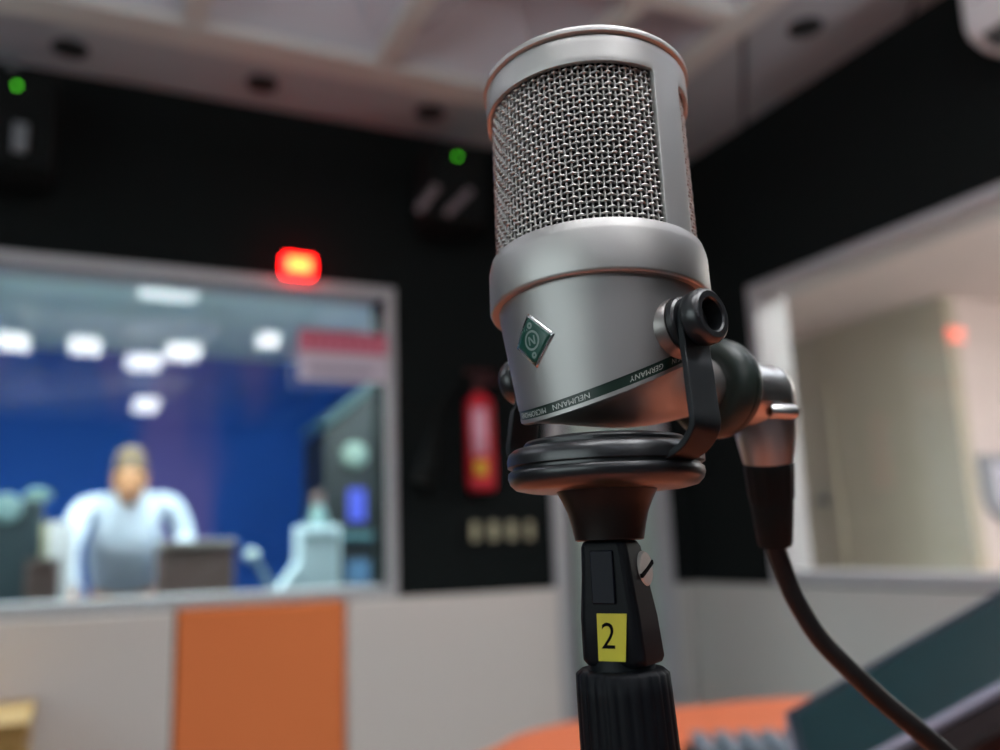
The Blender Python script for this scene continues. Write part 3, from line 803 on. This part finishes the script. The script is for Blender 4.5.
# rounded corner: a ball swept square so the top stays level
e1_ = (PAX-ax2*PAX.dot(ax2)).normalized(); e2_ = ax2.cross(e1_)
ball = []
for k in range(13):
    ph = -pi/2+pi*k/12
    rr_ = .0106*max(cos(ph), .002)**.8; hz = -.0106*sin(ph)
    ball.append([EL+ax2*hz+(e1_*cos(2*pi*i/56)+e2_*sin(2*pi*i/56))*rr_ for i in range(56)])
sh.rings(ball)
sh.rings([ring_at(*p, n=56) for p in [(EL, ax2, .0106), (EL+ax2*.006, ax2, .0106), (d0, ax2, .0104), (d0+ax2*.004, ax2, .0099), (d0+ax2*.008, ax2, .0091), (d0+ax2*.0118, ax2, .0083)]])
sh.build('plug_shell', 'nickel2', cab, angle=60)
D_end = d0+ax2*.0118
# latch tube on the elbow's camera side
lc = atd(770, 411, dep-.0160); ld = (atd(799, 412, dep-.0150)-lc).normalized()
MB().lathe(lc, ld, [(.0016, .0003), (.0016, 0), (.0023, 0), (.0024, .0006), (.0024, .0082), (.0020, .0090)], 28).build('latch_pin', 'nickel2', cab)
MB().lathe(lc-ld*.0001, ld, [(.0017, 0), (.0017, .0012)], 24).build('latch_hole', mat('bronze_hole', (.12, .08, .05), .4, .8), cab)
# boot
bd_ = []
for s_, r_ in ((-.0004, .0078), (.0, .0083), (.002, .0084), (.0120, .0077), (.0140, .0071), (.0146, .0072), (.0275, .0059), (.0288, .0055), (.0292, .0040)):
    bd_.append((D_end+ax2*s_, ax2, r_))
n = 72; rs = []
for k, (c, t, r) in enumerate(bd_):
    e1, e2 = frame(t, EU)
    fl = .0003 if 1 <= k <= 3 else 0
    rs.append([c+(e1*cos(2*pi*i/n)+e2*sin(2*pi*i/n))*(r-fl*(1 if (i//3) % 2 else 0)) for i in range(n)])
MB().rings(rs).build('boot', mat('matte_black', (.006, .006, .006), .6, spec=.2), cab, angle=50)
BE = D_end+ax2*.0288
dB = (BE-CAM).dot(FW)
pts = [BE-ax2*.003, BE] + [atd(x, y, dB+dd) for x, y, dd in ((787, 580, 0), (797, 602, -.001), (818, 636, -.003), (845, 665, -.005), (880, 698, -.007), (918, 730, -.009), (955, 762, -.010), (1000, 805, -.008))]
last = pts[-1]; pts += [last+V((.02, .0, -.06)), V((last.x+.05, last.y-.02, ZTAB+.02)), V((last.x+.12, last.y-.04, ZTAB+.0075)), V((last.x+.30, last.y-.06, ZTAB+.006))]
MB().tube(catmull(pts, 10), .0033, 16).build('cord', mat('cord_black', (.008, .006, .006), .42, spec=.35), cab)

# ================================================================== CONTROL ROOM (beyond window 1)
Y2 = 6.6; ZC2 = 2.54
struct('floor_control_room', B(-3.2, 3.2, YN+TW, Y2, -.1, 0), 'palefloor', smooth=False)
struct('ceiling_control_room', B(-3.2, 3.2, YN+TW, Y2, ZC2, ZC2+.1), 'ctl_ceil', smooth=False)
struct('wall_control_room_back', B(-3.2, 3.2, Y2, Y2+.1, 0, ZC2), 'blue', smooth=False)
struct('wall_control_room_left', B(-3.3, -3.2, YN+TW, Y2, 0, ZC2), 'blue', smooth=False)
struct('wall_control_room_right', B(2.05, 2.15, YN+TW+.6, Y2, 0, ZC2), 'blue', smooth=False)
for x, y, mm, w in ((-1.9, 3.6, 'lamp_ctl', .3), (1.55, 3.5, 'lamp_ctl', .3), (.40, 3.35, 'lamp_ctl', .3), (-.6, 3.45, 'lamp_ctl', .3)):
    t = thing('control_room_ceiling_light', (x, y, ZC2), 'suspended light bar in the control room above the desk beyond the window', 'ceiling light', 'control room ceiling lights')
    for s_ in (-.6, .6): MB().tube([(x+w*s_, y, ZC2-.2), (x+w*s_, y, ZC2)], .004, 8).build('suspension_rod', 'white', t)
    MB().box(x-w, x+w, y-.10, y+.10, ZC2-.24, ZC2-.19).build('diffuser', mm, t, smooth=False)

def py(px, py_, Y): return onY(px, py_, Y)
ZD = .88
t = thing('control_desk', (.3, 3.9, 0), 'dark control room desk behind the window sill', 'desk')
B(-1.6, 1.9, 3.45, 4.15, ZD-.04, ZD).build('desktop', 'equip', t, bevel=.004)
for x in (-1.55, -.2, 1.0, 1.85): B(x-.03, x+.03, 3.5, 4.1, 0, ZD-.04).build('leg', 'equip', t)

# person
def person():
    t = thing('person', (.2, 4.55, 0), 'person in a white shirt leaning over the desk beyond the window', 'person')
    hc = onY(130, 479, 4.22)             # head centre
    shl = onY(84, 505, 4.36); shr = onY(172, 500, 4.38)
    nb_ = (shl+shr)/2+V((0, .0, .045))
    chest = V((nb_.x-.005, 4.46, 1.17)); pel = V((nb_.x+.01, 4.66, .93))
    def skin(name, nodes, edges, m, sub=2):
        me = bpy.data.meshes.new(name); o0 = V(t.location)
        me.from_pydata([V(p)-o0 for p, r in nodes], edges, []); o = bpy.data.objects.new(name, me); C.objects.link(o); o.parent = t; o['_o'] = tuple(o0)
        sk = o.modifiers.new('skin', 'SKIN'); sk.use_smooth_shade = True
        if not me.skin_vertices: me.skin_vertices.new()
        for i, (p, r) in enumerate(nodes): me.skin_vertices[0].data[i].radius = r if isinstance(r, tuple) else (r, r)
        me.skin_vertices[0].data[0].use_root = True
        su = o.modifiers.new('sub', 'SUBSURF'); su.levels = sub; su.render_levels = sub
        me.materials.append(M[m] if isinstance(m, str) else m)
        return o
    el = onY(66, 552, 4.20); hl = V((onY(72, 583, 4.08).x, 4.05, ZD+.03))
    er = onY(186, 538, 4.40); hr = V((onY(168, 590, 4.05).x, 4.02, ZD+.03))
    kl, kr = V((pel.x-.10, 4.68, .5)), V((pel.x+.12, 4.72, .5)); fl, fr_ = V((pel.x-.12, 4.72, .08)), V((pel.x+.14, 4.78, .08))
    # one continuous body (skin), clothes as children
    def lerp(a, b, t_): return a.lerp(b, t_)
    body = [(pel, (.115, .085)), (chest, (.115, .085)), (nb_-V((0, 0, .05)), .055), (nb_+V((0, -.05, .05)), .050), (hc+V((0, .02, -.06)), .060),
            (shl-V((0, 0, .02)), .036), (el, .032), (hl, .026), (shr-V((0, 0, .02)), .036), (er, .038), (hr, .026),
            (pel+V((-.10, 0, -.06)), .085), (kl, .060), (fl, .042), (pel+V((.10, 0, -.06)), .085), (kr, .060), (fr_, .042), (fl+V((0, -.15, -.045)), .034), (fr_+V((0, -.15, -.045)), .034)]
    e = [(0, 1), (1, 2), (2, 3), (3, 4), (2, 5), (5, 6), (6, 7), (2, 8), (8, 9), (9, 10), (0, 11), (11, 12), (12, 13), (0, 14), (14, 15), (15, 16), (13, 17), (16, 18)]
    skin('body', body, e, 'skin')
    # head with face
    face = MB(); n = 28; rs = []
    d = V((-.05, -1, -.22)).normalized(); upv = (V((0, 0, 1))-d*d.z).normalized(); sd = d.cross(upv).normalized()
    for k in range(15):
        v = -1+2*k/14; ph = v*pi/2; rr_ = max(cos(ph), .02); hz = sin(ph)*.118
        wx = .069*rr_*(1-.12*max(0, -v)); wy = .090*rr_
        ring = []
        for i in range(n):
            a = 2*pi*i/n; f_ = cos(a); x = sin(a)*wx; yv = f_*wy
            if f_ > .6:
                if -.35 < v < .05: yv += .022*max(0, 1-abs(x)/.018)*(1-abs(v+.18)/.3 if abs(v+.18) < .3 else 0)
                if .02 < v < .22: yv -= .010*max(0, 1-abs(abs(x)-.032)/.018)
                if -.62 < v < -.42: yv += .005*max(0, 1-abs(x)/.03)
            ring.append(hc+sd*x+d*yv+upv*hz)
        rs.append(ring)
    face.rings(rs); hd_ = face.build('head', 'skin', t)
    for s_ in (-1, 1):
        MB().lathe(hc+sd*(.032*s_)+d*.082+upv*.012, d, [(.012, -.004), (.011, .003), (.004, .007)], 16).build('eye', 'ink', hd_)
        MB().obox(hc+sd*(.070*s_)-d*.005+upv*-.005, sd*.006, d*.018, upv*.03).build('ear', 'skin', hd_, bevel=.005)
    MB().obox(hc+d*.088-upv*.062, sd*.024, d*.004, upv*.004).build('mouth', mat('lips', s2l(150, 90, 80), .5), hd_, bevel=.002)
    rs = []
    for k in range(9):
        ph = (k/8)*pi/2*1.0; hz = sin(ph)*.128; rr_ = max(cos(ph), .02)
        rs.append([hc-d*.014+sd*(sin(2*pi*i/n)*.076*rr_)+d*(cos(2*pi*i/n)*.094*rr_)+upv*(hz+.016+(.035 if cos(2*pi*i/n) > .3 else -.03)*(1-k/8)) for i in range(n)])
    MB().rings(rs, True, True).build('hair', 'hair', hd_)
    # hands with fingers
    for hnd, sg in ((hl, -1), (hr, 1)):
        mb = MB(); fx = V((.0, -1, -.02)).normalized(); sx_ = V((1, 0, 0))
        mb.tube([hnd+V((0, .03, .01)), hnd+fx*.02, hnd+fx*.06], [.024, .030, .026], 12)
        for k in range(4):
            b_ = hnd+fx*.055+sx_*(-.024+k*.016); L = (.055, .066, .070, .060)[k if sg < 0 else 3-k]
            mb.tube([b_, b_+fx*L*.5+V((0, 0, .008)), b_+fx*L*.85, b_+fx*L+V((0, 0, -.010))], [.0088, .0085, .0078, .006], 8)
        tb = hnd+fx*.015-sx_*(sg*.024)
        mb.tube([tb, tb-sx_*(sg*.022)+fx*.022, tb-sx_*(sg*.028)+fx*.048], [.011, .010, .007], 8)
        mb.build('hand', 'skin', t)
    # shirt: torso and sleeves as one skin surface just over the body
    sh = [(pel+V((0, 0, .02)), (.155, .115)), (chest, (.185, .13)), (nb_-V((0, .0, .06)), (.115, .085)), (shl-V((0, 0, .012)), .062), (lerp(shl, el, .55), .054), (el, .048), (lerp(el, hl, .75), .038),
          (shr-V((0, 0, .012)), .062), (lerp(shr, er, .55), .054), (er, .048), (lerp(er, hr, .75), .038), (nb_+V((0, -.01, -.01)), .070)]
    skin('shirt', sh, [(0, 1), (1, 2), (2, 3), (3, 4), (4, 5), (5, 6), (2, 7), (7, 8), (8, 9), (9, 10), (2, 11)], 'shirt')
    tr = [(pel+V((0, 0, -.02)), (.15, .11)), (pel+V((-.10, 0, -.08)), .10), (kl, .075), (fl+V((0, 0, .05)), .06), (pel+V((.10, 0, -.08)), .10), (kr, .075), (fr_+V((0, 0, .05)), .06)]
    skin('trousers', tr, [(0, 1), (1, 2), (2, 3), (0, 4), (4, 5), (5, 6)], 'trousers')
    MB().add([nb_+V((-.040, -.098, .045)), nb_+V((.040, -.098, .045)), nb_+V((0, -.112, -.085)), nb_+V((-.036, -.03, .045)), nb_+V((.036, -.03, .045)), nb_+V((0, -.05, -.085))], [(0, 1, 2), (3, 5, 4), (0, 3, 4, 1), (1, 4, 5, 2), (2, 5, 3, 0)]).build('bare_neck', 'skin', t)
    # open collar
    for s_ in (-1, 1):
        MB().obox(nb_+V((.040*s_, -.075, -.005)), V((.030, .01*s_, .012*s_)), V((0, .006, 0)), V((-.012*s_, 0, .026))).build('collar', 'shirt', t, bevel=.004)
person()

def ctl_box(name, x0, y0, x1, y1, Y, dep_, m, label, cat, zb=None, bevel=.008):
    a, b = onY(x0, y0, Y), onY(x1, y1, Y)
    zb_ = b.z if zb is None else zb
    return a.x, b.x, zb_, a.z
# brown chair back / console right of the person
x0, x1, zb_, zt_ = ctl_box('', 160, 541, 234, 590, 3.60, .1, 0, '', '', ZD)
t = thing('desk_console', ((x0+x1)/2, 3.60, ZD), 'brown padded desk console with grey top edge right of the person', 'console')
B(x0, x1, 3.60, 3.78, ZD, zt_-.03).build('body', 'brown', t, bevel=.012, seg=3)
B(x0-.005, x1+.005, 3.59, 3.79, zt_-.03, zt_).build('top_edge', mat('grey_top', s2l(122, 112, 108), .6), t, bevel=.008)
# a second brown console at the left of the person
x0, x1, zb_, zt_ = ctl_box('', 26, 560, 58, 590, 3.50, .1, 0, '', '', ZD)
t = thing('desk_console', ((x0+x1)/2, 3.50, ZD), 'small brown desk console left of the person', 'console')
B(x0, x1, 3.50, 3.67, ZD, zt_-.012).build('body', 'brown', t, bevel=.01)
B(x0-.004, x1+.004, 3.495, 3.675, zt_-.012, zt_).build('top_edge', 'brown', t, bevel=.004)
# dark equipment at far left with pale top pieces
x0, x1, zb_, zt_ = ctl_box('', -40, 500, 38, 590, 3.85, .1, 0, '', '', ZD)
t = thing('desk_monitor', ((x0+x1)/2, 3.85, ZD), 'dark desk monitor with a pale top corner at the far left beyond the window', 'monitor')
B(x0, x1, 3.85, 3.90, ZD+.08, zt_).build('screen_housing', 'equip', t, bevel=.01)
B((x0+x1)/2-.03, (x0+x1)/2+.03, 3.87, 3.92, ZD, ZD+.10).build('stand', 'equip', t)
B((x0+x1)/2-.12, (x0+x1)/2+.12, 3.82, 3.98, ZD, ZD+.012).build('foot', 'equip', t)
a = onY(6, 508, 3.84); MB().lathe((a.x, 3.85, a.z), (0, -1, 0), [(.055, 0), (.050, .012), (.02, .016)], 24).build('pale_disc', mat('pale_teal', s2l(104, 128, 130), .6), t)
a = onY(38, 492, 4.06); t2 = thing('desk_lamp', (a.x, 4.09, ZD), 'small pale desk lamp beside the dark monitor at the far left', 'lamp')
MB().lathe((a.x, 4.06, ZD), (0, 0, 1), [(.06, 0), (.06, .01), (.008, .016), (.008, a.z-ZD-.01)], 24).build('stem', 'equip', t2)
MB().lathe((a.x, 4.06, a.z-.03), (0, 0, 1), [(.055, 0), (.050, .03), (.02, .045)], 24).build('shade', mat('pale_shade', s2l(84, 108, 106), .6), t2)
# white mugs / papers between monitor and person
for k, (px, cy, lab) in enumerate(((48, 4.02, 'cream mug left of the person, next to the dark monitor'), (63, 3.80, 'white mug left of the person, close to the shirt sleeve'))):
    a = onY(px, 522, cy)
    t = thing('mug', (a.x, cy, ZD), lab, 'cup', 'white cups on the desk')
    MB().lathe((a.x, cy, ZD), (0, 0, 1), [(.036, 0), (.040, .01), (.046, a.z-ZD), (.042, a.z-ZD), (.036, .02)], 28).build('cup_body', 'white' if k else 'cream', t)
    MB().tube(catmull([(a.x+.042, cy, ZD+.14), (a.x+.075, cy, ZD+.13), (a.x+.072, cy, ZD+.06), (a.x+.040, cy, ZD+.05)]), .006, 8).build('handle', 'white', t)
# white computer box and sloped sheet
x0, x1, zb_, zt_ = ctl_box('', 299, 526, 341, 590, 3.55, .1, 0, '', '', ZD)
t = thing('white_printer', ((x0+x1)/2, 3.55, ZD), 'white box-shaped printer on the desk at the right end of the window', 'printer')
wp = mat('printer_white', s2l(196, 214, 222), .5)
B(x0, x1, 3.55, 3.66, ZD, zt_).build('body', wp, t, bevel=.012, seg=3)
a, b, c_ = onY(262, 588, 3.50), onY(296, 560, 3.56), onY(296, 590, 3.5)
MB().prism([(a.x, 3.50, ZD+.002), (x0, 3.50, ZD+.002), (x0, 3.50, b.z)], (0, .12, 0)).build('paper_tray', wp, t, bevel=.004)
B(x0+.02, x1-.02, 3.545, 3.552, zt_-.05, zt_-.03).build('slot', mat('slot_grey', s2l(150, 168, 176), .5), t)
# bottle behind the printer
a = onY(318, 492, 3.95)
t = thing('spray_bottle', (a.x, 3.95, ZD), 'grey-green bottle standing behind the white printer', 'bottle')
hh = a.z-ZD
MB().lathe((a.x, 3.95, ZD), (0, 0, 1), [(.06, 0), (.066, .02), (.064, hh*.62), (.035, hh*.82), (.022, hh*.88)], 28).build('bottle_body', mat('grey_green', s2l(96, 124, 124), .4), t)
MB().lathe((a.x, 3.95, ZD+hh*.88), (0, 0, 1), [(.026, 0), (.026, hh*.09), (.018, hh*.12)], 20).build('cap', 'brown', t)
# desk lamp with pale head left of the printer
a = onY(248, 556, 3.94); b = onY(275, 578, 3.94)
t = thing('desk_microphone', (b.x, 3.94, ZD), 'pale-headed desk microphone between the brown console and the printer', 'microphone')
MB().lathe((b.x, 3.94, ZD), (0, 0, 1), [(.05, 0), (.05, .012), (.01, .02), (.01, .04)], 24).build('base', 'equip', t)
MB().tube(catmull([(b.x, 3.94, ZD+.03), (b.x-.02, 3.94, ZD+.09), (a.x+.02, 3.935, a.z)]), .013, 10).build('arm', mat('arm_grey', s2l(110, 130, 140), .5), t)
MB().lathe((a.x+.02, 3.93, a.z), (-.8, -.3, .25), [(.014, -.02), (.026, -.01), (.030, .01), (.022, .032), (.006, .04)], 20).build('head', mat('head_pale', s2l(170, 186, 192), .5), t)
# equipment rack at the right
x0, x1 = onY(325, 500, 4.6).x, onY(392, 500, 4.6).x; ztop = onY(340, 432, 4.6).z
t = thing('equipment_rack', ((x0+x1)/2, 4.6, 0), 'dark equipment rack with slanted top and blue display by the right window edge', 'rack')
MB().prism([(x0, 4.6, 0), (x1, 4.6, 0), (x1, 4.6, ztop+.30), (x0, 4.6, ztop)], (0, .5, 0)).build('cabinet', mat('rack_dark', s2l(10, 15, 19), .5), t, bevel=.006)
MB().prism([(x0-.02, 4.56, ztop+.02), (x1, 4.56, ztop+.32), (x1, 4.56, ztop+.36), (x0-.02, 4.56, ztop+.06)], (0, .5, 0)).build('slanted_top', mat('rack_top', s2l(50, 76, 80), .5), t)
a = onY(357, 505, 4.59); B(a.x-.045, a.x+.045, 4.588, 4.60, a.z-.085, a.z+.085).build('blue_display', 'bluelcd', t)
a = onY(355, 455, 4.58); MB().lathe((a.x, 4.6, a.z), (0, -1, 0), [(.07, 0), (.068, .03), (.05, .045), (.01, .05)], 28).build('pale_dial', mat('dial_pale', s2l(120, 136, 126), .5), t)
a = onY(360, 536, 4.58); B(x0+.02, x1, 4.56, 4.6, a.z-.02, a.z+.02).build('shelf_front', mat('shelf_teal', s2l(60, 92, 98), .5), t)
a = onY(358, 570, 4.58); B(a.x-.06, a.x+.06, 4.57, 4.6, a.z-.07, a.z+.05).build('patch_unit', mat('patch_blue', s2l(70, 100, 130), .5), t)

# ================================================================== OFFICE BEYOND WINDOW 2
XO = 4.5; ZO = 2.46; YC = 3.37
struct('floor_office', B(XE+TW, 6.8, -2.0, 5.2, -.1, 0), 'palefloor', smooth=False)
struct('ceiling_office', B(XE+TW, 6.8, -2.0, 5.2, ZO, ZO+.1), 'pink', smooth=False)
struct('wall_office_back', B(XO, XO+.1, YC, 5.2, 0, ZO), 'creamwall', smooth=False)
struct('wall_office_side', B(XO+.1, 6.8, YC, YC+.1, 0, ZO), 'pink', smooth=False)
struct('wall_office_east', B(6.8, 6.9, -2.0, YC+.1, 0, ZO), 'pink', smooth=False)
struct('wall_office_north', B(XE+TW, XO, 5.2, 5.3, 0, ZO), 'pink', smooth=False)
struct('wall_office_south', B(XE+TW, 6.9, -2.1, -2.0, 0, ZO), 'pink', smooth=False)
dr = thing('door_2', (XO, 4.4, 0), kind='structure')
B(XO-.03, XO, 4.28, 4.36, 0, 2.10).build('door_stile', 'creamwall', dr, bevel=.003)
a = onX(820, 500, XO-.05)
MB().tube([(XO, a.y, a.z), (XO-.06, a.y, a.z), (XO-.065, a.y-.09, a.z)], .014, 12).lathe((XO-.001, a.y, a.z), (-1, 0, 0), [(.035, 0), (.035, .010), (.03, .014)], 24).build('door_handle', mat('dark_handle', s2l(60, 80, 84), .5), dr)
# grey-rimmed holder on the pinkish wall
a = onY(990, 490, YC-.04)
t = thing('wall_holder', (a.x, YC, a.z), 'pale lavender wall holder with grey rounded rim beyond the right-hand window', 'holder')
pl = []
zt_, zb_ = onY(978, 455, YC).z, onY(990, 522, YC).z; xl, xr = onY(980, 480, YC).x, onY(980, 480, YC).x+.62
def rr_poly(g):
    rad_ = .16-g; pts = [(xl+g, zt_-g), (xr-g, zt_-g)]
    for k in range(7): q_ = -pi/2*k/6; pts.append((xr-g-rad_+rad_*cos(q_), zb_+g+rad_+rad_*sin(q_)))
    for k in range(7): q_ = -pi/2-pi/2*k/6; pts.append((xl+g+rad_+rad_*cos(q_), zb_+g+rad_+rad_*sin(q_)))
    return pts
MB().prism([(x, YC-.05, z) for x, z in rr_poly(0)], (0, .05, 0)).build('rim', mat('holder_grey', s2l(150, 152, 158), .5), t)
MB().prism([(x, YC-.058, z) for x, z in rr_poly(.05)], (0, .02, 0)).build('panel', mat('holder_lavender', s2l(206, 206, 222), .5), t)
for x, y in ((3.3, 1.75), (5.4, 1.3), (3.2, .4)):
    t = thing('office_ceiling_light', (x, y, ZO), 'square office ceiling light beyond the right-hand window', 'ceiling light', 'office ceiling lights')
    MB().box(x-.31, x+.31, y-.31, y+.31, ZO-.02, ZO).build('housing', 'white', t)
    MB().box(x-.28, x+.28, y-.28, y+.28, ZO-.09, ZO-.019).build('diffuser', 'lamp_e', t, smooth=False)

# ================================================================== CAMERA, WORLD, VIEW
cam = bpy.data.cameras.new('camera'); co = bpy.data.objects.new('camera', cam); C.objects.link(co)
mw = Matrix((( RT.x, UP.x, -FW.x, CAM.x), (RT.y, UP.y, -FW.y, CAM.y), (RT.z, UP.z, -FW.z, CAM.z), (0, 0, 0, 1)))
co.matrix_world = mw
cam.sensor_width = 36; cam.sensor_fit = 'HORIZONTAL'; cam.lens = 36*F/1000; cam.clip_start = .01; cam.clip_end = 100
cam.dof.use_dof = True; cam.dof.focus_distance = .232; cam.dof.aperture_fstop = 6.6; cam.dof.aperture_blades = 0
sc = bpy.context.scene; sc.camera = co
w = bpy.data.worlds.new('world'); sc.world = w; w.use_nodes = True
w.node_tree.nodes['Background'].inputs[0].default_value = (.5, .55, .6, 1); w.node_tree.nodes['Background'].inputs[1].default_value = .05
sc.view_settings.view_transform = 'Standard'; sc.view_settings.look = 'None'; sc.view_settings.gamma = 1; sc.view_settings.exposure = 0
sc.view_settings.use_curve_mapping = False
try: sc.cycles.use_denoising = True
except Exception: pass
sc.cycles.max_bounces = 8; sc.cycles.diffuse_bounces = 5; sc.cycles.transparent_max_bounces = 12
sc.cycles.sample_clamp_indirect = 6
for o in bpy.data.objects:
    if '_o' in o: del o['_o']
